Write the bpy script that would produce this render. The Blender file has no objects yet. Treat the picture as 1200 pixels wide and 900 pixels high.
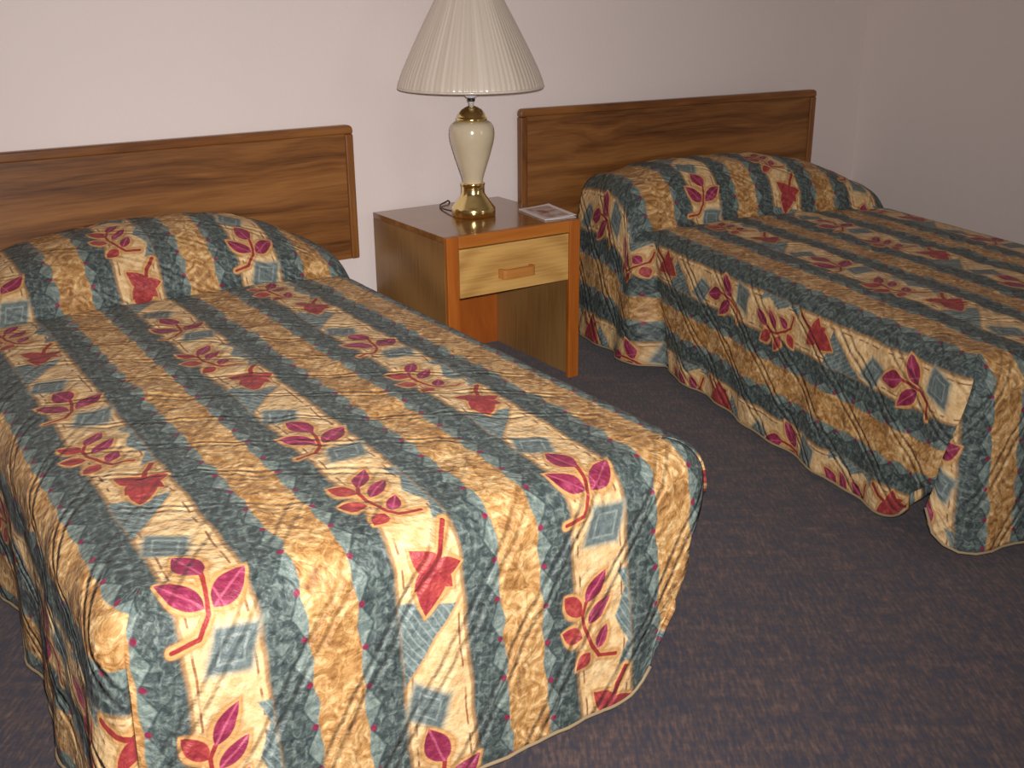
import bpy, bmesh, math, random
from mathutils import Vector, Matrix, noise
import numpy as np

sc = bpy.context.scene
COL = sc.collection

# ------------------------------------------------------------------ helpers
def link(o, parent=None):
    COL.objects.link(o)
    if parent: o.parent = parent
    return o

def obj(name, bm, m, parent=None, smooth=False, bevel=None, seg=2):
    me = bpy.data.meshes.new(name)
    bmesh.ops.recalc_face_normals(bm, faces=bm.faces[:])
    bm.to_mesh(me); bm.free()
    for f in me.polygons: f.use_smooth = smooth
    o = bpy.data.objects.new(name, me)
    if m: me.materials.append(m)
    link(o, parent)
    if bevel:
        b = o.modifiers.new('bevel', 'BEVEL'); b.width = bevel; b.segments = seg
        b.limit_method = 'ANGLE'; b.angle_limit = math.radians(40)
        b.harden_normals = False
        for f in me.polygons: f.use_smooth = True
        w = o.modifiers.new('wn', 'WEIGHTED_NORMAL'); w.keep_sharp = True
    return o

def tag(o, label=None, cat=None, group=None, kind=None):
    if label: o['label'] = label
    if cat: o['category'] = cat
    if group: o['group'] = group
    if kind: o['kind'] = kind
    return o

def thing(name, label, cat, loc=(0, 0, 0), rz=0.0, group=None):
    o = bpy.data.objects.new(name, None); o.empty_display_size = .1
    link(o); o.location = loc; o.rotation_euler = (0, 0, rz)
    return tag(o, label, cat, group)

def box(bm, x0, x1, y0, y1, z0, z1):
    vs = [bm.verts.new((x, y, z)) for z in (z0, z1) for y in (y0, y1) for x in (x0, x1)]
    for f in ((0,1,3,2),(4,6,7,5),(0,4,5,1),(2,3,7,6),(0,2,6,4),(1,5,7,3)):
        bm.faces.new([vs[i] for i in f])

def lathe(bm, prof, n=64, cap0=False, cap1=False, rfun=None, M=None):
    rings = []
    for k, (r, z) in enumerate(prof):
        ring = []
        for i in range(n):
            a = 2*math.pi*i/n
            rr = r if rfun is None else rfun(r, z, a)
            p = Vector((rr*math.cos(a), rr*math.sin(a), z))
            ring.append(bm.verts.new(M @ p if M else p))
        rings.append(ring)
    for a, b in zip(rings, rings[1:]):
        for i in range(n):
            bm.faces.new((a[i], a[(i+1) % n], b[(i+1) % n], b[i]))
    if cap0: bm.faces.new(rings[0][::-1])
    if cap1: bm.faces.new(rings[-1])
    return rings

def tube(bm, pts, r, n=10, closed_ends=True):
    pts = [Vector(p) for p in pts]
    rings = []; up = Vector((0, 0, 1))
    prev = None
    for i, p in enumerate(pts):
        t = (pts[min(i+1, len(pts)-1)] - pts[max(i-1, 0)]).normalized()
        if prev is None:
            a = t.cross(up)
            if a.length < 1e-4: a = t.cross(Vector((1, 0, 0)))
            a.normalize()
        else:
            a = (prev - t*prev.dot(t)).normalized()
        prev = a; b = t.cross(a)
        rr = r[i] if isinstance(r, (list, tuple)) else r
        rings.append([bm.verts.new(p + a*rr*math.cos(2*math.pi*k/n) + b*rr*math.sin(2*math.pi*k/n)) for k in range(n)])
    for A, B in zip(rings, rings[1:]):
        for k in range(n):
            bm.faces.new((A[k], A[(k+1) % n], B[(k+1) % n], B[k]))
    if closed_ends:
        bm.faces.new(rings[0][::-1]); bm.faces.new(rings[-1])

def smooth_path(pts, n=8):
    P = [Vector(p) for p in pts]; out = []
    for i in range(len(P)-1):
        p0 = P[max(i-1, 0)]; p1 = P[i]; p2 = P[i+1]; p3 = P[min(i+2, len(P)-1)]
        for k in range(n):
            t = k/n
            out.append(.5*((2*p1)+(p2-p0)*t+(2*p0-5*p1+4*p2-p3)*t*t+(3*p1-p0-3*p2+p3)*t**3))
    out.append(P[-1]); return out

def sstep(a, b, x):
    t = np.clip((x-a)/(b-a), 0, 1); return t*t*(3-2*t)

# ------------------------------------------------------------------ node DSL
def lin(c):
    return tuple(((v/12.92) if v <= .04045 else ((v+.055)/1.055)**2.4) for v in c)
def rgb(r, g, b): return lin((r/255, g/255, b/255)) + (1.0,)

class G:
    """small helper to write node maths as expressions"""
    def __init__(s, name):
        s.m = bpy.data.materials.new(name); s.m.use_nodes = True
        s.t = s.m.node_tree; s.t.nodes.clear()
        s.out = s.t.nodes.new('ShaderNodeOutputMaterial')
        s.p = s.t.nodes.new('ShaderNodeBsdfPrincipled')
        s.t.links.new(s.p.outputs[0], s.out.inputs[0])
    def n(s, typ, **k):
        nd = s.t.nodes.new(typ)
        for a, b in k.items(): setattr(nd, a, b)
        return nd
    def put(s, sock, v):
        if isinstance(v, X): v = v.s
        if isinstance(v, bpy.types.NodeSocket): s.t.links.new(v, sock)
        else: sock.default_value = v
    def math(s, op, a, b=None, c=None, clamp=False):
        nd = s.n('ShaderNodeMath', operation=op, use_clamp=clamp)
        s.put(nd.inputs[0], a)
        if b is not None: s.put(nd.inputs[1], b)
        if c is not None: s.put(nd.inputs[2], c)
        return X(s, nd.outputs[0])
    def mix(s, f, a, b):
        nd = s.n('ShaderNodeMix', data_type='RGBA')
        s.put(nd.inputs[0], f); s.put(nd.inputs[6], a); s.put(nd.inputs[7], b)
        return nd.outputs[2]
    def mixmul(s, a, f):
        nd = s.n('ShaderNodeVectorMath', operation='SCALE')
        s.put(nd.inputs[0], a); s.put(nd.inputs[3], f); return nd.outputs[0]
    def step(s, a, b, x):   # smoothstep a->b
        nd = s.n('ShaderNodeMapRange', interpolation_type='SMOOTHSTEP')
        s.put(nd.inputs[0], x); nd.inputs[1].default_value = a; nd.inputs[2].default_value = b
        if a > b:
            nd.inputs[1].default_value = b; nd.inputs[2].default_value = a
            nd.inputs[3].default_value = 1; nd.inputs[4].default_value = 0
        return X(s, nd.outputs[0])
    def vec(s, x, y, z=0.0):
        nd = s.n('ShaderNodeCombineXYZ')
        s.put(nd.inputs[0], x); s.put(nd.inputs[1], y); s.put(nd.inputs[2], z); return nd.outputs[0]
    def sep(s, v):
        nd = s.n('ShaderNodeSeparateXYZ'); s.put(nd.inputs[0], v)
        return [X(s, o) for o in nd.outputs]
    def noise(s, v, scale, detail=3, rough=.5, dist=0.0, color=False):
        nd = s.n('ShaderNodeTexNoise'); s.put(nd.inputs['Vector'], v)
        nd.inputs['Scale'].default_value = scale; nd.inputs['Detail'].default_value = detail
        nd.inputs['Roughness'].default_value = rough; nd.inputs['Distortion'].default_value = dist
        return nd.outputs['Color'] if color else X(s, nd.outputs[0])
    def voro(s, v, scale, feature='F1', out='Distance', rnd=1.0):
        nd = s.n('ShaderNodeTexVoronoi', feature=feature); s.put(nd.inputs['Vector'], v)
        nd.inputs['Scale'].default_value = scale; nd.inputs['Randomness'].default_value = rnd
        o = nd.outputs[out]
        return o if out == 'Color' else X(s, o)
    def vmath(s, op, a, b=None):
        nd = s.n('ShaderNodeVectorMath', operation=op); s.put(nd.inputs[0], a)
        if b is not None: s.put(nd.inputs[1], b)
        return X(s, nd.outputs['Value']) if op in ('DOT_PRODUCT', 'LENGTH') else nd.outputs[0]
    def coord(s, kind='Object'):
        return s.n('ShaderNodeTexCoord').outputs[kind]
    def ramp(s, f, stops):
        nd = s.n('ShaderNodeValToRGB'); s.put(nd.inputs[0], f)
        e = nd.color_ramp.elements
        e[0].position, e[0].color = stops[0]; e[1].position, e[1].color = stops[-1]
        for p, c in stops[1:-1]:
            q = e.new(p); q.color = c
        return nd.outputs[0]
    def bump(s, h, strength=.5, dist=.01, prev=None):
        nd = s.n('ShaderNodeBump'); nd.inputs['Strength'].default_value = strength
        nd.inputs['Distance'].default_value = dist; s.put(nd.inputs['Height'], h)
        if prev is not None: s.t.links.new(prev, nd.inputs['Normal'])
        return nd.outputs[0]
    def set(s, **k):
        names = dict(color='Base Color', rough='Roughness', metal='Metallic', spec='Specular IOR Level',
                     coat='Coat Weight', coatr='Coat Roughness', normal='Normal', sheen='Sheen Weight',
                     sheenr='Sheen Roughness', trans='Transmission Weight', sss='Subsurface Weight', aniso='Anisotropic')
        for a, b in k.items(): s.put(s.p.inputs[names[a]], b)
        return s.m

class X:
    def __init__(s, g, sock): s.g = g; s.s = sock
    def __add__(s, o): return s.g.math('ADD', s, o)
    __radd__ = __add__
    def __sub__(s, o): return s.g.math('SUBTRACT', s, o)
    def __rsub__(s, o): return s.g.math('SUBTRACT', o, s)
    def __mul__(s, o): return s.g.math('MULTIPLY', s, o)
    __rmul__ = __mul__
    def __truediv__(s, o): return s.g.math('DIVIDE', s, o)
    def abs(s): return s.g.math('ABSOLUTE', s)
    def min(s, o): return s.g.math('MINIMUM', s, o)
    def max(s, o): return s.g.math('MAXIMUM', s, o)
    def wrap(s, a, b): return s.g.math('WRAP', s, b, a)
    def floor(s): return s.g.math('FLOOR', s)
    def pow(s, o): return s.g.math('POWER', s, o)
    def tri(s, o): return s.g.math('PINGPONG', s, o)
    def sin(s): return s.g.math('SINE', s)

# ------------------------------------------------------------------ materials
def wall_material(name, col):
    g = G(name); c = g.coord('Object')
    n1 = g.noise(c, 90, 4, .6); n2 = g.noise(c, 1.6, 2)
    colr = g.mix(g.step(.3, .7, n2)*.5, col, tuple(v*.96 for v in col[:3])+(1,))
    return g.set(color=colr, rough=.75, spec=.25, normal=g.bump(n1, .25, .004))

def carpet_material():
    g = G('carpet'); c = g.coord('Object'); x, y, z = g.sep(c)
    # woven loop pile: short dashes of three heathered yarns in a loose basket weave
    p = x*.839 - y*.544; q = x*.544 + y*.839
    a = g.noise(g.vec(p*135.0, q*26.0, 0.0), 1.0, 2, .55)
    b = g.noise(g.vec(p*60.0, q*75.0, 4.0), 1.0, 2, .6)
    st = g.noise(g.vec(p*17.0, q*11.0, 1.0), 1.0, 1); st2 = g.noise(g.vec(p*5.0, q*42.0, 2.0), 1.0, 1)
    f = a*.46 + b*.20 + st*.19 + st2*.15
    colr = g.ramp(f, [(.36, rgb(56, 58, 74)), (.45, rgb(66, 62, 71)), (.52, rgb(80, 69, 71)), (.59, rgb(98, 80, 77)), (.68, rgb(112, 94, 89))])
    h = a*.6 + b*.4
    return g.set(color=colr, rough=.95, spec=.1, sheen=.15, normal=g.bump(h, .6, .004))

def wood_material(name, dark, mid, light, axis='x', scale=1.0, rough=.35, spec=.5, coat=0.0, knots=.0, ring=9.0):
    g = G(name); c = g.coord('Object'); x, y, z = g.sep(c)
    along = dict(x=x, y=y, z=z)[axis]
    oth = [v for k, v in dict(x=x, y=y, z=z).items() if k != axis]
    a = along*scale; b = oth[0]*scale; d = oth[1]*scale
    v = g.vec(a*1.1, b*ring, d*ring)
    warp = g.noise(g.vec(a*1.7, b*3.0, d*3.0), 1.0, 2, .5)
    rings = g.noise(g.vec(a*.9+warp*1.2, b*ring+warp*2.2, d*ring+warp*2.2), 1.0, 4, .6, .6)
    fine = g.noise(g.vec(a*9.0, b*210.0, d*210.0), 1.0, 2, .6)
    f = rings*.78 + fine*.22
    if knots:
        kn = g.voro(g.vec(a*2.1, b*5.2, d*.7), 1.0)
        f = f - g.step(.22, .0, kn)*knots
    colr = g.ramp(f, [(.3, dark), (.5, mid), (.7, light)])
    return g.set(color=colr, rough=rough, spec=spec, coat=coat, coatr=.12, normal=g.bump(f, .12, .002))

def oak_material(name, dark, light, axis='x', freq=60.0, rough=.4, coat=0.0):
    """cathedral-grained oak laminate"""
    g = G(name); c = g.coord('Object'); x, y, z = g.sep(c)
    along = dict(x=x, y=y, z=z)[axis]
    oth = [v for k, v in dict(x=x, y=y, z=z).items() if k != axis]
    r2 = (oth[0] + oth[1])
    wob = g.noise(c, 3.0, 2)
    arch = (along*along*2.4 + wob*.10 + r2.abs()*1.0)
    lines = ((arch*freq).sin())*.5 + .5
    streak = g.noise(g.vec(along*6.0, oth[0]*160.0, oth[1]*160.0), 1.0, 3, .6)
    f = lines*.26 + streak*.74
    colr = g.ramp(f, [(.22, dark), (.62, light), (.9, tuple(min(1, v*1.12) for v in light[:3])+(1,))])
    return g.set(color=colr, rough=rough, coat=coat, coatr=.08, normal=g.bump(f, .08, .001))

P_REP, W_REP = .86, .35          # repeat along and across the cloth, metres

def quilt_material():
    g = G('quilted_print')
    uv = g.n('ShaderNodeUVMap'); uv.uv_map = 'cloth'
    u0, v0, _ = g.sep(uv.outputs[0])
    # hand-printed wobble
    nz = g.noise(uv.outputs[0], 14.0, 2, .5, color=True)
    nx, ny, _ = g.sep(nz)
    u = u0 + (nx-.5)*.012; v = v0 + (ny-.5)*.012
    s = u.wrap(-W_REP/2, W_REP/2)                        # 0 at the middle of a cream stripe
    k = ((u + W_REP/2)/W_REP).floor()
    pat = g.n('ShaderNodeAttribute'); pat.attribute_name = 'phase'; t0 = v - X(g, pat.outputs['Fac'])
    as_ = s.abs()
    gedge = as_ - (W_REP/2)                              # 0 in the middle of the gold, negative outwards
    gd = (gedge*-1.0)                                    # distance from the gold's middle
    # --- cream field
    fleck = g.noise(g.vec(u*40.0, v*40.0), 1.0, 3, .6)
    cream = g.ramp(fleck, [(.3, rgb(192, 152, 102)), (.5, rgb(214, 180, 130)), (.7, rgb(226, 198, 152))])
    # --- slate field, painted with a loose lattice
    mot = g.noise(g.vec(u*70.0, v*70.0), 1.0, 3, .6, .8)
    wob = g.noise(g.vec(u*25.0, v*25.0, 4.0), 1.0, 2)
    la = ((u+v*.15)*1.0+wob*.010).wrap(-.0115, .0115).abs(); lb = ((v-u*.15)+wob*.012).wrap(-.0115, .0115).abs()
    lat = g.step(.0036, .0004, la.min(lb))*.34
    slate = g.ramp(mot, [(.28, rgb(42, 51, 52)), (.50, rgb(68, 79, 78)), (.74, rgb(114, 125, 118))])
    slate = g.mix(lat*g.step(.35, .6, mot), slate, rgb(126, 140, 134))
    # zigzag of pale triangles against the gold
    zz = (v + k*.03).tri(.038)                            # 0..0.038
    tri_in = gd - .037 - zz*.14 - (nx-.5)*.016
    pale = g.step(.034, .030, tri_in + zz*.75)
    teal = g.ramp(mot, [(.3, rgb(98, 116, 112)), (.55, rgb(136, 150, 142)), (.8, rgb(168, 176, 162))])
    outl = g.step(.004, .001, (tri_in + zz*.75 - .033).abs())
    slate = g.mix(pale*.56, slate, teal)
    slate = g.mix(outl*.6, slate, rgb(48, 64, 66))
    # --- gold with scrolls
    dis = g.noise(g.vec(u*20.0, v*20.0, 7.0), 1.0, 2, .5, color=True)
    dv = g.vmath('ADD', g.vec(u*1.0, v*1.0, 0.0), g.vmath('MULTIPLY', g.vmath('SUBTRACT', dis, (.5, .5, .5)), (.045, .045, 0)))
    vd = g.voro(dv, 21.0)
    scroll = ((vd*15.0).sin())*.5+.5
    cell = g.sep(g.voro(dv, 21.0, out='Color'))[0]
    swirl = g.noise(dv, 34.0, 2, .5, 2.6)
    gm = scroll*.16 + cell*.16 + swirl*.62 + g.noise(g.vec(u*90.0, v*90.0), 1.0, 3)*.22
    gold = g.ramp(gm, [(.33, rgb(122, 84, 46)), (.49, rgb(164, 120, 70)), (.62, rgb(190, 148, 94)), (.78, rgb(218, 184, 132))])
    crack = (swirl-.5).abs()
    gold = g.mix(g.step(.022, .0, crack)*.45, gold, rgb(128, 78, 34))
    # --- lay them together
    col = g.mix(g.step(.0, .004, tri_in), gold, slate)
    # magenta dots between the triangles
    dot = g.vmath('LENGTH', g.vec(gd - .050, (v + k*.03 + .038).wrap(-.038, .038), 0.0))
    col = g.mix(g.step(.007, .004, dot), col, rgb(126, 40, 66))
    # cream stripe edge, with tan rim and a broken brown outline
    ce = as_ - .055
    rim = g.step(.012, .002, ce)
    col = g.mix(rim*.75, col, rgb(178, 134, 84))
    col = g.mix(g.step(.003, -.002, ce), col, cream)
    dash = g.step(.45, .55, g.noise(g.vec(u*2.0, v*28.0, 2.0), 1.0, 1))
    col = g.mix(g.step(.0028, .0012, (ce+.009).abs())*dash*.8, col, rgb(120, 66, 40))
    KX, KY = .73, .81
    # --- motifs: each has its own centre along the repeat
    def local(tc, sc_=0.0):
        return g.vec(s - sc_, (t0 - tc).wrap(-P_REP/2, P_REP/2), 0.0)
    def leaf(q, b, t, hw):
        bx, by = b[0]*KX, b[1]*KY; tx, ty = t[0]*KX, t[1]*KY; hw = hw*.73
        cx, cy = (bx+tx)/2, (by+ty)/2; dx, dy = tx-bx, ty-by
        hl = math.hypot(dx, dy)/2; ex, ey = dx/(2*hl), dy/(2*hl)
        d = g.vmath('SUBTRACT', q, (cx, cy, 0))
        a = g.vmath('DOT_PRODUCT', d, (ex/hl, ey/hl, 0))
        w = g.vmath('DOT_PRODUCT', d, (-ey/hw, ex/hw, 0))
        # rounder near the base, pointed at the tip
        f = w.abs() + a*a - 1.0 + a*w.abs()*.25
        return f*(hw*.8), w.abs()*hw
    def stem(q, pts, r):
        out = None; pts = [(a*KX, b*KY) for a, b in pts]
        for (ax, ay), (bx, by) in zip(pts, pts[1:]):
            d = g.vmath('SUBTRACT', q, (ax, ay, 0)); L2 = (bx-ax)**2+(by-ay)**2
            h = g.math('MINIMUM', g.math('MAXIMUM', g.vmath('DOT_PRODUCT', d, ((bx-ax)/L2, (by-ay)/L2, 0)), 0.0), 1.0)
            e = g.vec(h*(bx-ax), h*(by-ay), 0.0)
            ds = g.vmath('LENGTH', g.vmath('SUBTRACT', d, e)) - r
            out = ds if out is None else out.min(ds)
        return out
    def mn(l):
        o = l[0]
        for e in l[1:]: o = o.min(e)
        return o
    greypatch = g.ramp(mot, [(.3, rgb(74, 90, 91)), (.5, rgb(102, 116, 115)), (.75, rgb(138, 150, 143))])
    hatch = g.step(.0025, .0008, ((u-v*.6).wrap(-.007, .007)).abs())*.35
    greypatch = g.mix(hatch, greypatch, rgb(170, 178, 166))
    inside = g.step(.064, .058, as_)
    # patches after the maple leaf and beside the long sprig
    q = local(.125); qx, qy, _ = g.sep(q)
    pa = g.step(-.002, .004, qy - .035 - (qx+.06)*.25)*g.step(.002, -.004, qy - .190 + (qx+.06)*1.25)*inside
    rimA = g.step(.010, .003, (qy - .190 + (qx+.06)*1.25).abs())*g.step(-.002, .004, qy-.03)*g.step(.06, .055, as_)
    col = g.mix(rimA*.6, col, rgb(168, 116, 66))
    col = g.mix(pa, col, greypatch)
    q = local(.79); qx, qy, _ = g.sep(q)
    pb = g.step(-.002, .004, qx - .028 - qy.tri(.055)*.45)*g.step(.10, .094, (qy-.005).abs())*inside
    col = g.mix(pb, col, greypatch)
    # diamonds
    for tc, sx, ang, sk in ((.362, -.022, .35, .25), (.600, .014, .30, -.2)):
        q = local(tc, sx); qx, qy, _ = g.sep(q)
        ca, sa = math.cos(ang), math.sin(ang)
        e1 = (qx*ca + qy*sa).abs(); e2 = (qy*ca - qx*(sa+sk)).abs()
        e = e1.max(e2)
        col = g.mix(g.step(.045, .034, e)*.7, col, rgb(146, 150, 136))
        dm = g.mix(g.step(.003, .001, (e-.020).abs())*.8, rgb(92, 104, 104), rgb(138, 148, 142))
        dm = g.mix(g.step(.4, .65, mot)*.5, dm, rgb(122, 133, 127))
        col = g.mix(g.step(.037, .029, e), col, dm)
    # three-leaf sprig
    J = local(.540, -.012)
    three = [leaf(J, (.014, -.080), (-.016, -.168), .030), leaf(J, (-.004, -.012), (-.082, -.084), .027), leaf(J, (.014, -.010), (.104, -.074), .028)]
    st3 = stem(J, [(.014, -.085), (.010, -.045), (0, 0), (-.030, .038), (-.084, .046)], .0037)
    # six-leaf sprig
    F = local(.795, -.040)
    mag6 = [leaf(F, (.010, -.060), (.068, -.134), .020), leaf(F, (.014, -.008), (.082, -.064), .018), leaf(F, (.034, .060), (.072, .006), .018)]
    red6 = [leaf(F, (-.006, -.034), (-.054, -.092), .023), leaf(F, (-.010, .020), (-.070, -.006), .022), leaf(F, (.014, .064), (-.034, .096), .019)]
    st6 = stem(F, [(.010, -.060), (-.002, -.034), (0, 0), (.019, .050), (.040, .078), (.092, .086)], .0037)
    # maple leaf
    Mq = local(.125, .012)
    map_ = [leaf(Mq, (.009, -.044), (-.036, .086), .037), leaf(Mq, (.014, .002), (-.056, -.066), .028), leaf(Mq, (-.014, -.009), (.064, -.014), .026),
            leaf(Mq, (.010, -.026), (-.056, .030), .022), leaf(Mq, (-.005, -.018), (.038, .038), .020)]
    stm = stem(Mq, [(.006, -.028), (.020, -.066), (.050, -.104)], .0048)
    fm = mn([f for f, _ in three+mag6]); fr = mn([f for f, _ in red6+map_])
    stm_all = mn([st3, st6, stm])
    halo = mn([fm, fr, stm_all])
    col = g.mix(g.step(.0085, .0055, halo), col, rgb(196, 150, 94))
    col = g.mix(g.step(.004, .0015, (halo-.0072).abs())*.28, col, rgb(142, 92, 50))
    vein = mn([w for _, w in three+mag6]); veinr = mn([w for _, w in red6+map_])
    magc = g.ramp(fleck, [(.3, rgb(108, 28, 52)), (.55, rgb(140, 46, 76)), (.75, rgb(172, 76, 106))])
    magc = g.mix(g.step(.003, .0006, vein)*.5, magc, rgb(200, 104, 128))
    redc = g.ramp(fleck, [(.3, rgb(134, 42, 50)), (.55, rgb(162, 62, 60)), (.75, rgb(190, 94, 82))])
    redc = g.mix(g.step(.003, .0006, veinr)*.4, redc, rgb(130, 34, 48))
    col = g.mix(g.step(.001, -.001, stm_all), col, rgb(146, 50, 48))
    col = g.mix(g.step(.001, -.001, fr), col, redc)
    col = g.mix(g.step(.001, -.001, fm), col, magc)
    # --- quilting: pairs of stitched lines, puffed channels between
    aw = g.n('ShaderNodeAttribute'); aw.attribute_name = 'top'; top = X(g, aw.outputs['Fac'])
    wv = (g.noise(g.vec(u0*9.0, v0*9.0, 1.0), 1.0, 1)-.5)*.016
    def lines(nx_, ny_, sp, gap):
        c = u0*nx_ + v0*ny_ + wv
        w = c.wrap(-sp/2, sp/2).abs()
        d = (w - gap/2).abs()
        groove = g.step(.0098, .0, d)
        return groove, w
    ga, wa = lines(.80, .60, .128, .022)
    gb, wb = lines(.52, -.854, .128, .018)
    gro = ga*(1.0 - top*.6) + gb*top*.6
    puff = (wa*wa*-1.0)*60.0
    wr = g.noise(g.vec(u0*48.0, v0*48.0, 2.0), 1.0, 4, .55, .4)
    pk = g.noise(g.vec(u0*22.0+v0*16.0, v0*40.0-u0*30.0, 5.0), 1.0, 3, .6)
    stitch = g.voro(g.vec(u0*70.0, v0*70.0), 1.0)
    nearl = g.step(.040, .0, (wa-.011).abs())*(1.0-top*.5)
    rope = g.noise(g.vec((u0*.60-v0*.80)*75.0, (u0*.80+v0*.60)*30.0, 8.0), 1.0, 2, .5)
    h = gro*-.56 + wr*.55 + pk*.5 + stitch*.22 + rope*nearl*.75
    nrm = g.bump(h, .85, .0095)
    col = g.mix(ga*.10, col, rgb(70, 60, 50))
    return g.set(color=col, rough=.52, spec=.32, sheen=.03, normal=nrm)

def simple(name, col, rough=.5, metal=0.0, **k):
    g = G(name)
    return g.set(color=col, rough=rough, metal=metal, **k)

def brass_material():
    g = G('polished_brass'); c = g.coord('Object')
    n = g.noise(c, 18, 2)
    col = g.mix(g.step(.35, .7, n)*.4, rgb(244, 224, 158), rgb(226, 198, 124))
    return g.set(color=col, rough=.17, metal=1.0)

def ceramic_material():
    g = G('cream_ceramic'); c = g.coord('Object')
    n = g.noise(c, 14, 3)
    col = g.mix(g.step(.3, .75, n)*.5, rgb(208, 193, 164), rgb(194, 178, 148))
    return g.set(color=col, rough=.16, spec=.5, coat=.5, coatr=.05)

def shade_material():
    g = G('pleated_shade'); c = g.coord('Object'); x, y, z = g.sep(c)
    a = g.math('ARCTAN2', y, x)
    st = g.noise(g.vec(a*9.0, z*.6, 0.0), 1.0, 3, .6)
    fine = g.noise(g.vec(a*60.0, z*2.0, 0.0), 1.0, 2, .5)
    f = st*.7+fine*.3
    col = g.ramp(f, [(.3, rgb(192, 178, 161)), (.5, rgb(208, 195, 180)), (.7, rgb(222, 211, 197))])
    return g.set(color=col, rough=.42, spec=.4, coat=.55, coatr=.10, normal=g.bump(f, .25, .004))

def leaflet_material():
    g = G('printed_leaflet'); c = g.coord('Object'); x, y, z = g.sep(c)
    n = g.noise(c, 26, 3, .6, .4)
    pic = g.ramp(n, [(.3, rgb(170, 130, 122)), (.45, rgb(194, 166, 158)), (.56, rgb(210, 194, 190)), (.72, rgb(214, 212, 220))])
    m = g.step(.046, .043, x.abs())*g.step(.088, .085, y.abs())*g.step(0.0, .0005, z-.0035)
    blot = g.vmath('LENGTH', g.vec((x+.008)*1.0, (y-.012)*.6, 0.0))
    pic = g.mix(g.step(.024, .008, blot+(n-.5)*.03)*.75, pic, rgb(128, 66, 56))
    col = g.mix(m, rgb(242, 234, 232), pic)
    return g.set(color=col, rough=.28, spec=.5)

MAT = {}
MAT['wall'] = wall_material('painted_wall', rgb(230, 218, 214))
MAT['ceiling'] = wall_material('ceiling_paint', rgb(226, 218, 210))
MAT['carpet'] = carpet_material()
MAT['walnut'] = wood_material('walnut_laminate', rgb(76, 42, 18), rgb(126, 80, 38), rgb(156, 106, 56), 'x', 1.0, .42, .4, 0, .2, 19.0)
MAT['walnut_rail'] = wood_material('walnut_rail', rgb(86, 49, 21), rgb(122, 75, 34), rgb(148, 97, 47), 'x', 1.0, .33, .5, 0, 0, 16.0)
MAT['walnut_rail_v'] = wood_material('walnut_rail_upright', rgb(86, 49, 21), rgb(122, 75, 34), rgb(148, 97, 47), 'z', 1.0, .33, .5, 0, 0, 16.0)
MAT['oak_side'] = oak_material('dull_oak_laminate', rgb(124, 88, 48), rgb(154, 114, 66), 'z', 14, .38)
MAT['oak_front'] = oak_material('pale_oak', rgb(166, 122, 62), rgb(204, 160, 92), 'x', 46, .38)
MAT['oak_top'] = wood_material('glossy_oak_top', rgb(112, 72, 34), rgb(140, 94, 48), rgb(160, 112, 62), 'x', 1.0, .17, .55, .35, 0, 22)
MAT['oak_frame_h'] = wood_material('orange_oak_rail', rgb(150, 84, 28), rgb(176, 104, 38), rgb(192, 120, 48), 'x', 1.0, .35, .5, 0, 0, 24)
MAT['oak_frame_v'] = wood_material('orange_oak_stile', rgb(140, 72, 22), rgb(168, 92, 30), rgb(184, 108, 40), 'z', 1.0, .35, .5, 0, 0, 24)
MAT['oak_pull'] = wood_material('oak_pull', rgb(166, 104, 46), rgb(188, 126, 62), rgb(204, 146, 78), 'x', 1.0, .35, .5, 0, 0, 24)
MAT['oak_back'] = wood_material('orange_back_panel', rgb(140, 70, 22), rgb(168, 88, 28), rgb(182, 102, 36), 'z', 1.0, .5, .4, 0, 0, 10)
MAT['quilt'] = quilt_material()
MAT['binding'] = simple('quilt_binding', rgb(150, 130, 100), .7)
MAT['brass'] = brass_material()
MAT['ceramic'] = ceramic_material()
MAT['shade'] = shade_material()
MAT['chrome'] = simple('chrome_socket', rgb(222, 226, 236), .3, .25)
MAT['dark'] = simple('dark_plastic', rgb(34, 26, 22), .4)
MAT['cord'] = simple('brown_cord', rgb(40, 28, 22), .5)
MAT['leaflet'] = leaflet_material()
MAT['ticking'] = simple('mattress_cover', rgb(190, 180, 165), .9)
MAT['boxcloth'] = simple('box_spring_cloth', rgb(110, 98, 88), .95)
MAT['steel'] = simple('bed_frame_steel', rgb(60, 52, 46), .5, .8)

# ------------------------------------------------------------------ room
XL, XR, YF, YB, ZC = -2.7, 3.369, -4.9, 0.0, 2.42
def shell(name, x0, x1, y0, y1, z0, z1, m):
    bm = bmesh.new(); box(bm, x0, x1, y0, y1, z0, z1)
    return tag(obj(name, bm, m), kind='structure')
shell('floor', XL-.1, XR+.1, YF-.1, YB+.1, -.1, 0, MAT['carpet'])
shell('wall_back', XL-.1, XR+.1, YB, YB+.1, 0, ZC, MAT['wall'])
shell('wall_right', XR, XR+.1, YF-.1, YB, 0, ZC, MAT['wall'])
shell('wall_left', XL-.1, XL, YF-.1, YB, 0, ZC, MAT['wall'])
shell('wall_front', XL, XR, YF-.1, YF, 0, ZC, MAT['wall'])
shell('ceiling', XL-.1, XR+.1, YF-.1, YB+.1, ZC, ZC+.1, MAT['ceiling'])

# ------------------------------------------------------------------ headboards
def rounded_rect_profile(x0, x1, z0, z1, r, n=6, round_bottom=False):
    pts = []
    def arc(cx, cz, a0):
        for i in range(n+1):
            a = a0 + (math.pi/2)*i/n
            pts.append((cx+r*math.cos(a), cz+r*math.sin(a)))
    arc(x1-r, z1-r, 0); arc(x0+r, z1-r, math.pi/2)
    if round_bottom:
        arc(x0+r, z0+r, math.pi); arc(x1-r, z0+r, 3*math.pi/2)
    else:
        pts += [(x0, z0), (x1, z0)]
    return pts

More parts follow.
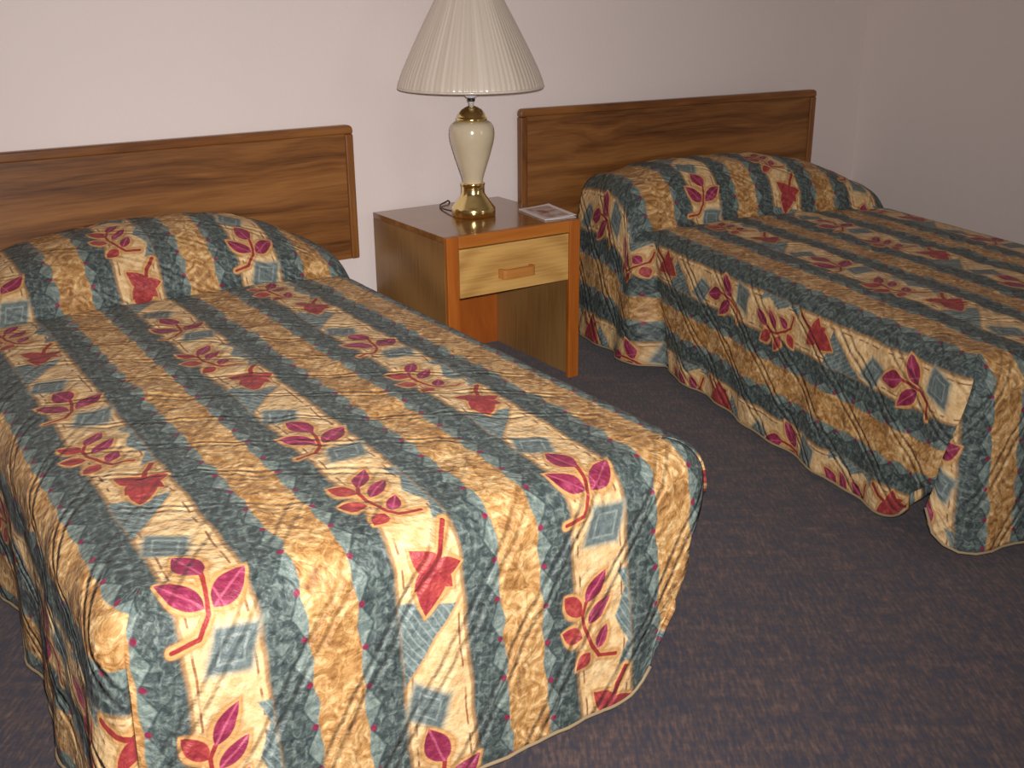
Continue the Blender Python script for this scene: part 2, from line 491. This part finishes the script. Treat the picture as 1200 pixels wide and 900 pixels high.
def headboard(label, loc, rz, w, z0, z1):
    """origin at the left end of its front face, on the floor line"""
    t = thing('headboard', label, 'headboard', loc, rz, 'wooden headboards')
    rail = .030
    bm = bmesh.new(); box(bm, rail-.003, w-rail+.003, .003, .024, z0, z1-rail+.003)
    obj('panel', bm, MAT['walnut'], t, bevel=.002)
    # top rail with rounded ends, slightly proud of the panel
    bm = bmesh.new()
    pr = [(0, z1-rail)] + [(w, z1-rail)]
    pts = [(w, z1-rail)]
    r = .018
    for i in range(7):
        a = (math.pi/2)*i/6; pts.append((w-r+r*math.cos(a), z1-r+r*math.sin(a)))
    for i in range(7):
        a = math.pi/2 + (math.pi/2)*i/6; pts.append((r+r*math.cos(a), z1-r+r*math.sin(a)))
    pts.append((0, z1-rail))
    def prism(bm, pts, y0, y1):
        A = [bm.verts.new((x, y0, z)) for x, z in pts]; B = [bm.verts.new((x, y1, z)) for x, z in pts]
        bm.faces.new(A); bm.faces.new(B[::-1])
        for i in range(len(pts)):
            j = (i+1) % len(pts); bm.faces.new((A[j], A[i], B[i], B[j]))
    prism(bm, pts, -.006, .028)
    obj('top_rail', bm, MAT['walnut_rail'], t, bevel=.006, seg=3)
    for x0 in (0, w-rail):
        bm = bmesh.new(); box(bm, x0, x0+rail, -.006, .028, z0, z1-rail)
        obj('side_rail', bm, MAT['walnut_rail_v'], t, bevel=.006, seg=3)
    return t
headboard('long walnut headboard on the wall above the near bed, beside the lamp', (-.873, -.035, 0), 0.0, 1.610, .4124, .879)
headboard('walnut headboard behind the far bed, close to the corner of the room', (1.429, -.036, 0), -.085, 1.470, .4124, .886)

# ------------------------------------------------------------------ beds with bedspreads
AN, AFAR = .575, .55          # half widths of the two beds
LB = 2.085        # head to foot fold
ZT = .502

def bed_base(label, loc, rz, A2):
    t = thing('bed', label, 'bed', loc, rz, 'beds under the bedspreads')
    def rb(name, x, y0, y1, z0, z1, m, bev):
        bm = bmesh.new(); box(bm, -x, x, y0, y1, z0, z1); return obj(name, bm, m, t, bevel=bev, seg=3)
    rb('mattress', A2-.10, -LB+.10, -.04, .30, ZT-.055, MAT['ticking'], .04)
    rb('box_spring', A2-.10, -LB+.10, -.04, .14, .298, MAT['boxcloth'], .02)
    rb('frame', A2-.12, -LB+.13, -.05, .11, .139, MAT['steel'], .004)
    for sx in (-1, 1):
        for y in (-LB+.2, -.2):
            bm = bmesh.new()
            lathe(bm, [(.022, 0), (.022, .02), (.014, .03), (.014, .112)], 16, True, True, M=Matrix.Translation((sx*(A2-.16), y, 0)))
            obj('leg', bm, MAT['steel'], t, smooth=False)
    return t

def fbm(x, y, z, s, o=3):
    v = 0.0; a = 1.0
    p = Vector((x*s, y*s, z))
    for i in range(o):
        v += a*noise.noise(p); p = p*2.03; a *= .5
    return v

def bedspread(label, loc, rz, A2, ushift, vshift, pillow, side_off, foot_edges, side_edges, side_fold, seed, phases, flap=None, foot_flare=.05, foot_hem=.025, side_hem=.03):
    """cloth parametrised in metres: u across (0 in the middle), v from the head towards the foot."""
    du = .0115
    R, RF = .075, .075                         # roundness of the top edges, along the sides and at the foot
    AF, LF = A2-R, LB-RF                       # the flat of the top
    nu = int(round(2*AF/du)); us = np.linspace(-AF, AF, nu+1)
    nv = int(round(LF/du)); vs = np.linspace(.012, LF, nv+1)
    verts = []; uvs = []; tops = []; faces = []
    H = ZT
    # profile of the drop: d -> (outward, down)
    def drop(d, R):
        arc = R*math.pi/2
        if d < arc:
            a = d/R; return R*math.sin(a), R*(1-math.cos(a))
        return R, R+(d-arc)
    # ---- top
    zt = np.zeros((nv+1, nu+1)); vuv = np.zeros((nv+1, nu+1))
    for j, v in enumerate(vs):
        for i, u in enumerate(us):
            zt[j, i] = H + pillow(u, v)
    for i in range(nu+1):
        arc = 0.0; vuv[nv, i] = vs[nv]
        for j in range(nv-1, -1, -1):
            arc = math.hypot(vs[j+1]-vs[j], min(abs(zt[j+1, i]-zt[j, i]), .05))
            vuv[j, i] = vuv[j+1, i]-arc
    # roundness in the interior: ease down to the edges (mattress crown)
    idx = {}
    phs = []
    def add(p, uu, vv, tp, foot=False):
        verts.append(p); uvs.append((uu+ushift, vv+vshift)); tops.append(tp)
        k = math.floor((uu+ushift+W_REP/2)/W_REP); ph = phases.get(k, .45 if k % 2 else .88)
        if foot and flap is not None and k == flap[0]: ph = flap[1]
        phs.append(ph-.125); return len(verts)-1
    def lump(x, y, z, amp):
        return amp*(fbm(x, y, z+seed, 7.0, 3)+.55*fbm(x+3, y, z+seed, 22.0, 2))
    top = np.zeros((nv+1, nu+1), int)
    for j, v in enumerate(vs):
        for i, u in enumerate(us):
            eu = AF-abs(u); ev = LF-v
            x, y, z = u, -v, zt[j, i]
            edge = max(.25, min(1.0, eu/.08)*min(1.0, ev/.08))
            z += lump(u, v, 0, .0065)*edge
            # soft crown
            z += .012*math.sin(min(1, eu/.30)*math.pi/2)*math.sin(min(1, ev/.38)*math.pi/2)
            top[j, i] = add((x, y, z), u, vuv[j, i], min(1.0, ev/.20)*min(1.0, eu/.05))
    for j in range(nv):
        for i in range(nu):
            faces.append((top[j, i], top[j+1, i], top[j+1, i+1], top[j, i+1]))
    rims = []
    hem_side = R*math.pi/2-R + H - side_hem
    hem_foot = R*math.pi/2-R + H - foot_hem
    hem_d = (hem_side+hem_foot)/2
    nd = int(hem_d/du); ds = np.linspace(0, hem_d, nd+1)[1:]
    def edge(spec, d):
        # spec: list of (fraction of the drop, turn round the corner in degrees, recession in metres)
        fr = d/hem_d
        for (a, p0, r0), (b, p1, r1) in zip(spec, spec[1:]):
            if fr <= b:
                t = float(sstep(a, b, fr)); return math.radians(p0+(p1-p0)*t), r0+(r1-r0)*t
        return math.radians(spec[-1][1]), spec[-1][2]
    def round_up(q, fr, rr=.12):
        if q >= rr: return 0.0
        return (rr - math.sqrt(max(0, rr*rr-(rr-q)**2)))*fr**3*.8
    # ---- side panels
    for sgn in (-1, 1):
        col = 0 if sgn < 0 else nu
        spec, lap = side_edges[0 if sgn < 0 else 1]
        prev = [top[j, col] for j in range(nv+1)]
        lift = [zt[j, col]-H for j in range(nv+1)]
        for d in ds:
            o, dn = drop(d, R); fr = d/hem_d
            phi, rec = edge(spec, d)
            outc = o + (.030+lap)*fr                          # how far the corner stands out
            e = phi*max(R*.7, outc) - rec
            cur = []
            for j, v in enumerate(vs):
                w = float(sstep(LF-.30, LF, v)); vv = v + e*w
                fold = side_fold*fr**1.2*(math.sin(vv*19+seed+1.3*math.sin(vv*5+seed))+.5*math.sin(vv*37+seed*2))
                ext = side_off(sgn, vv, fr, lift[j]) + fold*(.35+.65*sstep(.05, .3, vv)) + lump(vv, d, 5+sgn, .006)*min(1, d/.08)
                wc = float(sstep(LF-.22, LF, v))
                out = o + ext*(1-wc) + (outc-o)*wc
                z = H + lift[j] - dn*(H+lift[j]-side_hem)/(H-side_hem) + round_up((LF+e)-vv, fr) + .010*fr*math.sin(vv*3.1+seed*1.7+sgn)*(1-wc)
                z = max(z, .012)
                dv = max(0.0, vv-LF)
                ang = dv/max(R*.7, outc)
                x = sgn*(AF + out*math.cos(ang)); y = -(LF + out*math.sin(ang)) if dv > 0 else -vv
                cur.append(add((x, y, z), sgn*(AF+d), vuv[j, col]+(vv-v), 0.0))
            for j in range(nv):
                f = (prev[j], cur[j], cur[j+1], prev[j+1])
                faces.append(f if sgn < 0 else f[::-1])
            prev = cur
        rims.append([verts[k] for k in prev])
    # ---- foot panel
    prev = [top[nv, i] for i in range(nu+1)]
    for d in ds:
        o, dn = drop(d, R); fr = d/hem_d
        outc = o + .040*fr
        ed = [edge(sp, d) for sp in foot_edges]
        ee = [p*max(R*.7, outc) - r for p, r in ed]
        cur = []
        for i, u in enumerate(us):
            sg = -1 if u < 0 else 1
            e = ee[0 if sg < 0 else 1]
            w = float(sstep(AF-.30, AF, abs(u))); uu = u + sg*e*w
            wc = float(sstep(AF-.16, AF, abs(u)))
            ext = foot_flare*fr**1.3 + .007*fr*(math.sin(uu*17+seed)+.6*math.sin(uu*31+1+seed)) + lump(uu, d, 11, .006)*min(1, d/.08)
            out = o + ext*(1-wc) + (outc-o)*wc
            z = H - dn + round_up((AF+e)-abs(uu), fr) + .006*fr*math.sin(uu*5+seed)*(1-wc)
            z = max(z, .012)
            dx = max(0.0, abs(uu)-AF); ang = dx/max(R*.7, outc)
            y = -(LF + out*math.cos(ang)); x = sg*(AF + out*math.sin(ang)) if dx > 0 else uu
            cur.append(add((x, y, z), uu, LF+d, 0.0, True))
        for i in range(nu):
            faces.append((prev[i], cur[i], cur[i+1], prev[i+1]))
        prev = cur
    rims.append([verts[k] for k in prev])
    me = bpy.data.meshes.new('bedspread')
    me.from_pydata(verts, [], faces)
    ul = me.uv_layers.new(name='cloth')
    li = np.empty(len(me.loops), dtype=np.int32); me.loops.foreach_get('vertex_index', li)
    ua = np.array(uvs, dtype=np.float32)[li]
    ul.data.foreach_set('uv', ua.ravel())
    at = me.attributes.new('top', 'FLOAT', 'POINT'); at.data.foreach_set('value', np.array(tops, dtype=np.float32))
    at = me.attributes.new('phase', 'FLOAT', 'POINT'); at.data.foreach_set('value', np.array(phs, dtype=np.float32))
    me.materials.append(MAT['quilt'])
    me.polygons.foreach_set('use_smooth', [True]*len(me.polygons))
    me.update()
    o = bpy.data.objects.new('bedspread', me); link(o)
    o.location = loc; o.rotation_euler = (0, 0, rz)
    so = o.modifiers.new('thickness', 'SOLIDIFY'); so.thickness = .010; so.offset = -1
    tag(o, label, 'bedspread', 'quilted bedspreads')
    # stitched binding along the hem
    bm = bmesh.new()
    for r in rims:
        tube(bm, [Vector(p)+Vector((0, 0, .001)) for p in r[::2]], .0036, 8)
    obj('hem_binding', bm, MAT['binding'], o, smooth=True)
    return o

# near bed: pillow lies across the middle, spread falls straight
def pillow_near(u, v):
    f = 1-.18*(max(0, .20-v)/.2)**2 if v < .20 else max(0.0, 1-((v-.20)/.255)**2.4)**.6
    g = max(0.0, 1-(abs(u-.05)/(.50 if u > .05 else .58))**(3.4 if u > .05 else 2.6))**.7
    crease = -.012*math.exp(-((v-.468)/.03)**2)*min(1, g*2)
    return .155*f*g*(1+.05*math.sin(u*7+1)) + crease
def pillow_far(u, v):
    f = 1-.15*(max(0, .22-v)/.22)**2 if v < .22 else max(0.0, 1-((v-.22)/.215)**2.4)**.6
    if u < -.1: g = max(0.0, 1-(abs(u+.1)/.58)**3.0)**.6
    else: g = max(0.0, 1-((u+.1)/.66)**2.6)**.75
    crease = -.014*math.exp(-((v-.455)/.03)**2)*min(1, g*2)
    return .178*f*g + crease

def so_near(sgn, v, fr, lift):
    if sgn < 0: return (.002 + .030*float(sstep(.5, 2.0, v)))*fr
    return .030*fr + .05*fr*(1-float(sstep(.0, .5, v)))
def so_far(sgn, v, fr, lift):
    base = .012*fr
    if sgn > 0: return base + .02*fr
    vc = .46 + .17*fr                                        # the tuck where the pillow's end stops
    bul = .062*fr**.8*(1-float(sstep(vc-.035, vc+.025, v))) + .024*(1-float(sstep(vc-.05, vc+.02, v)))
    dip = -.018*math.exp(-((v-vc-.035)/.03)**2)
    return base + bul + dip

BX1 = -.083
bed1_loc = (BX1, -.05, 0)
bed_base('bed standing nearest the viewer under the brightly lit bedspread', bed1_loc, 0.0, AN)
bedspread('striped floral quilted bedspread on the near bed, its foot end facing us in bright light', bed1_loc, 0.0, AN,
          -.285, .05, pillow_near, so_near,
          # foot panel: left edge hangs in the corner, right edge is slit and falls back
          ([(0, 43, 0), (.3, 52, 0), (1, 66, 0)], [(0, 45, 0), (.22, 45, 0), (.5, 0, .0), (1, 0, .095)]),
          (([(0, 47, 0), (.12, 52, 0), (1, 58, 0)], .036), ([(0, 45, 0), (.22, 45, 0), (.5, 0, .02), (1, 0, .10)], .03)),
          .011, 1.0, {0: .865, -1: .47, -2: .865, -3: .47, -4: .90, 1: .45})
RZ2 = -.206
def b2p(u, v):
    c, s_ = math.cos(RZ2), math.sin(RZ2)
    return (u*c + v*s_, u*s_ - v*c)
# far bed: near head corner at (1.712,-.07)
hx, hy = 1.706, -.105
c2, s2 = math.cos(RZ2), math.sin(RZ2)
bed2_loc = (hx + AFAR*c2, hy + AFAR*s2, 0)
bed_base('bed in the far corner of the room under the dimmer bedspread', bed2_loc, RZ2, AFAR)
bedspread('striped floral quilted bedspread on the far bed beside the nightstand, pillow bulging at its head', bed2_loc, RZ2, AFAR,
          .62, .03, pillow_far, so_far,
          ([(0, 45, 0), (.12, 45, 0), (.7, 74, 0), (1, 80, 0)], [(0, 45, 0), (1, 45, 0)]),
          (([(0, 45, 0), (.12, 47, 0), (.7, 18, 0), (1, 0, .045)], 0.0), ([(0, 45, 0), (1, 45, 0)], 0.0)),
          .010, 4.0, {0: .68, 1: .85, 2: .40, 3: .75, 4: .40, -1: .21}, (0, .22))

# ------------------------------------------------------------------ nightstand
NX0, NX1, NY0, NY1, NH = .7965, 1.3245, -.565, -.04, .57
ns = thing('nightstand', 'oak nightstand with one drawer above an open space, between the two beds', 'nightstand', ((NX0+NX1)/2, (NY0+NY1)/2, 0))
w2, d2 = (NX1-NX0)/2, (NY1-NY0)/2
ST = .044
bm = bmesh.new(); box(bm, -w2, w2, -d2+.018, d2, NH-.020, NH); obj('top', bm, MAT['oak_top'], ns, bevel=.0015)
for s in (-1, 1):
    bm = bmesh.new(); x0, x1 = sorted((s*w2, s*(w2-.018))); box(bm, x0, x1, -d2+.018, d2, 0, NH-.0205)
    obj('side_panel', bm, MAT['oak_side'], ns, bevel=.001)
bm = bmesh.new(); box(bm, -w2+.0185, w2-.0185, d2-.012, d2-.001, 0, NH-.0205); obj('back_panel', bm, MAT['oak_back'], ns)
for s in (-1, 1):
    bm = bmesh.new(); x0, x1 = sorted((s*w2, s*(w2-ST))); box(bm, x0, x1, -d2, -d2+.0175, 0, NH)
    obj('front_stile', bm, MAT['oak_frame_v'], ns, bevel=.0025)
bm = bmesh.new(); box(bm, -w2+ST+.0005, w2-ST-.0005, -d2, -d2+.0175, NH-.040, NH); obj('front_rail', bm, MAT['oak_frame_h'], ns, bevel=.0025)
bm = bmesh.new(); box(bm, -w2+ST+.003, w2-ST-.003, -d2+.002, -d2+.018, .364, NH-.044)
drawer = obj('drawer', bm, MAT['oak_front'], ns, bevel=.0015)
bm = bmesh.new(); box(bm, -w2+ST+.02, w2-ST-.02, -d2+.0185, d2-.03, .372, NH-.05)
obj('drawer_box', bm, MAT['oak_back'], drawer)
# wooden bow pull
hxc, hz = -.004, .428
bm = bmesh.new()
def bowbar(bm):
    # flat bar swept: post - bar - post, seen from the front as a rounded rectangle
    path = []
    wv = .060; out = .028
    pts = [(-wv, 0), (-wv+.002, -out*.6), (-wv+.014, -out), (wv-.014, -out), (wv-.002, -out*.6), (wv, 0)]
    sp = smooth_path([(a, b, 0) for a, b in pts], 6)
    rings = []
    hh = .0155; th = .006
    for i, p in enumerate(sp):
        t = (sp[min(i+1, len(sp)-1)]-sp[max(i-1, 0)]).normalized(); nn = Vector((-t.y, t.x, 0))
        ring = []
        for a, b in ((-1, -1), (-1, 1), (1, 1), (1, -1)):
            q = p + nn*(a*th); ring.append(bm.verts.new((hxc+q.x, -d2+.002+q.y, hz+b*hh)))
        rings.append(ring)
    for A, B in zip(rings, rings[1:]):
        for k in range(4): bm.faces.new((A[k], A[(k+1) % 4], B[(k+1) % 4], B[k]))
    bm.faces.new(rings[0][::-1]); bm.faces.new(rings[-1])
bowbar(bm)
obj('handle', bm, MAT['oak_pull'], drawer, bevel=.004, seg=3)

# ------------------------------------------------------------------ lamp
LX, LY = 1.062, -.293
lamp = thing('table_lamp', 'table lamp with cream ceramic urn body and pleated shade on the nightstand', 'lamp', (LX, LY, NH+.0005))
def L(prof): return [(r, z-NH) for r, z in prof]
bm = bmesh.new()
lathe(bm, L([(.0, .5705), (.0735, .5705), (.0765, .573), (.0765, .596), (.075, .600), (.072, .603), (.0655, .612), (.056, .625), (.047, .637), (.0425, .644), (.0400, .650),
             (.0395, .668), (.0395, .674), (.0415, .677), (.0420, .681), (.0400, .684), (.0, .684)]), 96)
obj('base', bm, MAT['brass'], lamp, smooth=True)
bm = bmesh.new()
vp = [(.0, .6845), (.0335, .6845), (.0345, .690), (.038, .706), (.048, .737), (.0575, .766), (.0660, .795), (.0735, .823), (.0768, .846), (.0762, .862), (.0728, .876), (.0655, .887), (.056, .8925), (.0, .8935)]
pts = smooth_path([(r, 0, z) for r, z in vp[1:-1]], 5)
lathe(bm, L([vp[0]]+[(p.x, p.z) for p in pts]+[vp[-1]]), 96)
obj('body', bm, MAT['ceramic'], lamp, smooth=True)
bm = bmesh.new()
lathe(bm, L([(.0, .894), (.0515, .894), (.052, .899), (.052, .903), (.0485, .906), (.0475, .909), (.0455, .915), (.041, .922), (.034, .930), (.023, .937), (.014, .941), (.009, .9425), (.0, .943)]), 96)
obj('cap', bm, MAT['brass'], lamp, smooth=True)
bm = bmesh.new()
lathe(bm, L([(.0, .9432), (.0082, .9432), (.0082, .956), (.010, .957), (.010, .966), (.0, .966)]), 40)
neck = obj('neck', bm, MAT['chrome'], lamp, smooth=True)
bm = bmesh.new()
lathe(bm, L([(.0, .957), (.0115, .957), (.0125, .960), (.0125, .967), (.0, .9675)]), 40)
obj('collar', bm, MAT['dark'], neck, smooth=True)
bm = bmesh.new()
lathe(bm, L([(.0, .968), (.012, .968), (.018, .971), (.0208, .977), (.0212, .988), (.020, .998), (.018, 1.04), (.0, 1.04)]), 48)
obj('socket', bm, MAT['chrome'], lamp, smooth=True)
# shade: bell-sided, finely pleated, open at both ends
prof = [(.2445, 1.003), (.2440, 1.007), (.2425, 1.018), (.230, 1.052), (.2110, 1.0925), (.190, 1.135), (.1640, 1.185), (.139, 1.232), (.113, 1.281), (.099, 1.315), (.095, 1.330)]
NP = 80
bm = bmesh.new()
pp = smooth_path([(r, 0, z) for r, z in prof], 3)
def pleat(r, z, a): return r + .0010*math.cos(NP*a)*(r/.24)
outer = L([(p.x, p.z) for p in pp])
inner = [(r-.003, z) for r, z in reversed(outer)]
lathe(bm, outer+inner+[outer[0]], NP*6, rfun=pleat)
bmesh.ops.remove_doubles(bm, verts=bm.verts[:], dist=1e-5)
shade = obj('shade', bm, MAT['shade'], lamp, smooth=True)
for zz, rr in ((1.005, .2450), (1.329, .0955)):
    bm = bmesh.new()
    ring = [(rr+.0018*math.cos(t), zz-NH+.004*math.sin(t)) for t in [2*math.pi*i/8 for i in range(9)]]
    lathe(bm, ring, 120); bmesh.ops.remove_doubles(bm, verts=bm.verts[:], dist=1e-6)
    obj('shade_trim', bm, MAT['shade'], shade, smooth=True)
# harp that carries the shade
bm = bmesh.new()
for s in (-1, 1):
    tube(bm, smooth_path([(s*.019, 0, 1.0-NH), (s*.06, 0, 1.06-NH), (s*.065, 0, 1.17-NH), (s*.03, 0, 1.31-NH), (0, 0, 1.325-NH)], 6), .002, 8)
for k in range(3):
    a = 2*math.pi*k/3
    tube(bm, [(0, 0, 1.325-NH), (.095*math.cos(a), .095*math.sin(a), 1.325-NH)], .002, 8)
obj('harp', bm, MAT['brass'], lamp, smooth=True)
bm = bmesh.new()
tube(bm, smooth_path([(-.050, .055, .010), (-.040, .150, .004), (-.015, .210, .004), (.020, .236, .006), (.045, .252, .006), (.060, .270, -.02), (.065, .275, -.12), (.065, .276, -.40)], 8), .0028, 10)
obj('cord', bm, MAT['cord'], lamp, smooth=True)

# ------------------------------------------------------------------ leaflet
lf_c = Vector((1.285, -.4215, NH+.0012)); lf_rz = -.14
bm = bmesh.new()
NXg, NYg = 10, 16; lw, ll = .060, .106
def sheet(bm, z0, lift, th):
    A = {}
    for k, zz in ((0, 0), (1, th)):
        for i in range(NXg+1):
            for j in range(NYg+1):
                x = -lw + 2*lw*i/NXg; y = -ll + 2*ll*j/NYg
                fx = (x+lw)/(2*lw); fy = (y+ll)/(2*ll)
                z = z0 + lift*(fx**2)*.9 + lift*.35*fy**2*fx
                A[k, i, j] = bm.verts.new((x, y, z+zz))
    for i in range(NXg):
        for j in range(NYg):
            bm.faces.new((A[0, i, j], A[0, i, j+1], A[0, i+1, j+1], A[0, i+1, j]))
            bm.faces.new((A[1, i, j], A[1, i+1, j], A[1, i+1, j+1], A[1, i, j+1]))
    for i in range(NXg):
        bm.faces.new((A[0, i, 0], A[0, i+1, 0], A[1, i+1, 0], A[1, i, 0]))
        bm.faces.new((A[0, i+1, NYg], A[0, i, NYg], A[1, i, NYg], A[1, i+1, NYg]))
    for j in range(NYg):
        bm.faces.new((A[0, 0, j+1], A[0, 0, j], A[1, 0, j], A[1, 0, j+1]))
        bm.faces.new((A[0, NXg, j], A[0, NXg, j+1], A[1, NXg, j+1], A[1, NXg, j]))
sheet(bm, .0, .0005, .0012); sheet(bm, .0022, .007, .0014)
lf = obj('leaflet', bm, MAT['leaflet'], smooth=False)
lf.location = lf_c; lf.rotation_euler = (0, 0, lf_rz)
tag(lf, 'white folded leaflet with a brownish photo lying on the nightstand edge', 'leaflet')

# ------------------------------------------------------------------ camera
CAM = Vector((-.8905, -3.5434, 1.3335)); YAW, PITCH, ROLL, FPX = -.575, -.3525, -.0084, 1279.4
F = Vector((-math.sin(YAW)*math.cos(PITCH), math.cos(YAW)*math.cos(PITCH), math.sin(PITCH)))
Rr = Vector((math.cos(YAW), math.sin(YAW), 0)); U = Rr.cross(F)
R2 = Rr*math.cos(ROLL)+U*math.sin(ROLL); U2 = -Rr*math.sin(ROLL)+U*math.cos(ROLL)
cam = bpy.data.cameras.new('camera'); co = bpy.data.objects.new('camera', cam); link(co)
cam.sensor_fit = 'HORIZONTAL'; cam.sensor_width = 36; cam.lens = 36*FPX/1200; cam.clip_start = .02
co.matrix_world = Matrix(((R2.x, U2.x, -F.x, CAM.x), (R2.y, U2.y, -F.y, CAM.y), (R2.z, U2.z, -F.z, CAM.z), (0, 0, 0, 1)))
sc.camera = co

# ------------------------------------------------------------------ light: the camera's flash and weak daylight in the room
def area(name, loc, target, sx, sy, power, color, spread=None):
    l = bpy.data.lights.new(name, 'AREA'); l.shape = 'RECTANGLE'; l.size = sx; l.size_y = sy
    l.energy = power; l.color = color
    if spread: l.spread = math.radians(spread)
    o = bpy.data.objects.new(name, l); link(o); o.location = loc
    o.rotation_euler = (Vector(target)-Vector(loc)).to_track_quat('-Z', 'Y').to_euler()
    return o
fl = CAM + R2*.035 + U2*.045 + F*.02
area('camera_flash', fl, CAM+F*3 + U2*.15 - R2*.35, .05, .03, 35.5, (1.0, .955, .93), 108)
area('window_daylight', (2.45, YF+.03, 1.35), (1.2, 0, .8), .9, 1.1, 11, (1.0, .93, .92))
w = bpy.data.worlds.new('world'); sc.world = w; w.use_nodes = True
w.node_tree.nodes['Background'].inputs[0].default_value = (.9, .85, .85, 1)
w.node_tree.nodes['Background'].inputs[1].default_value = .05

sc.view_settings.view_transform = 'Standard'; sc.view_settings.look = 'None'
sc.view_settings.gamma = 1; sc.view_settings.use_curve_mapping = False
sc.view_settings.exposure = 0.0
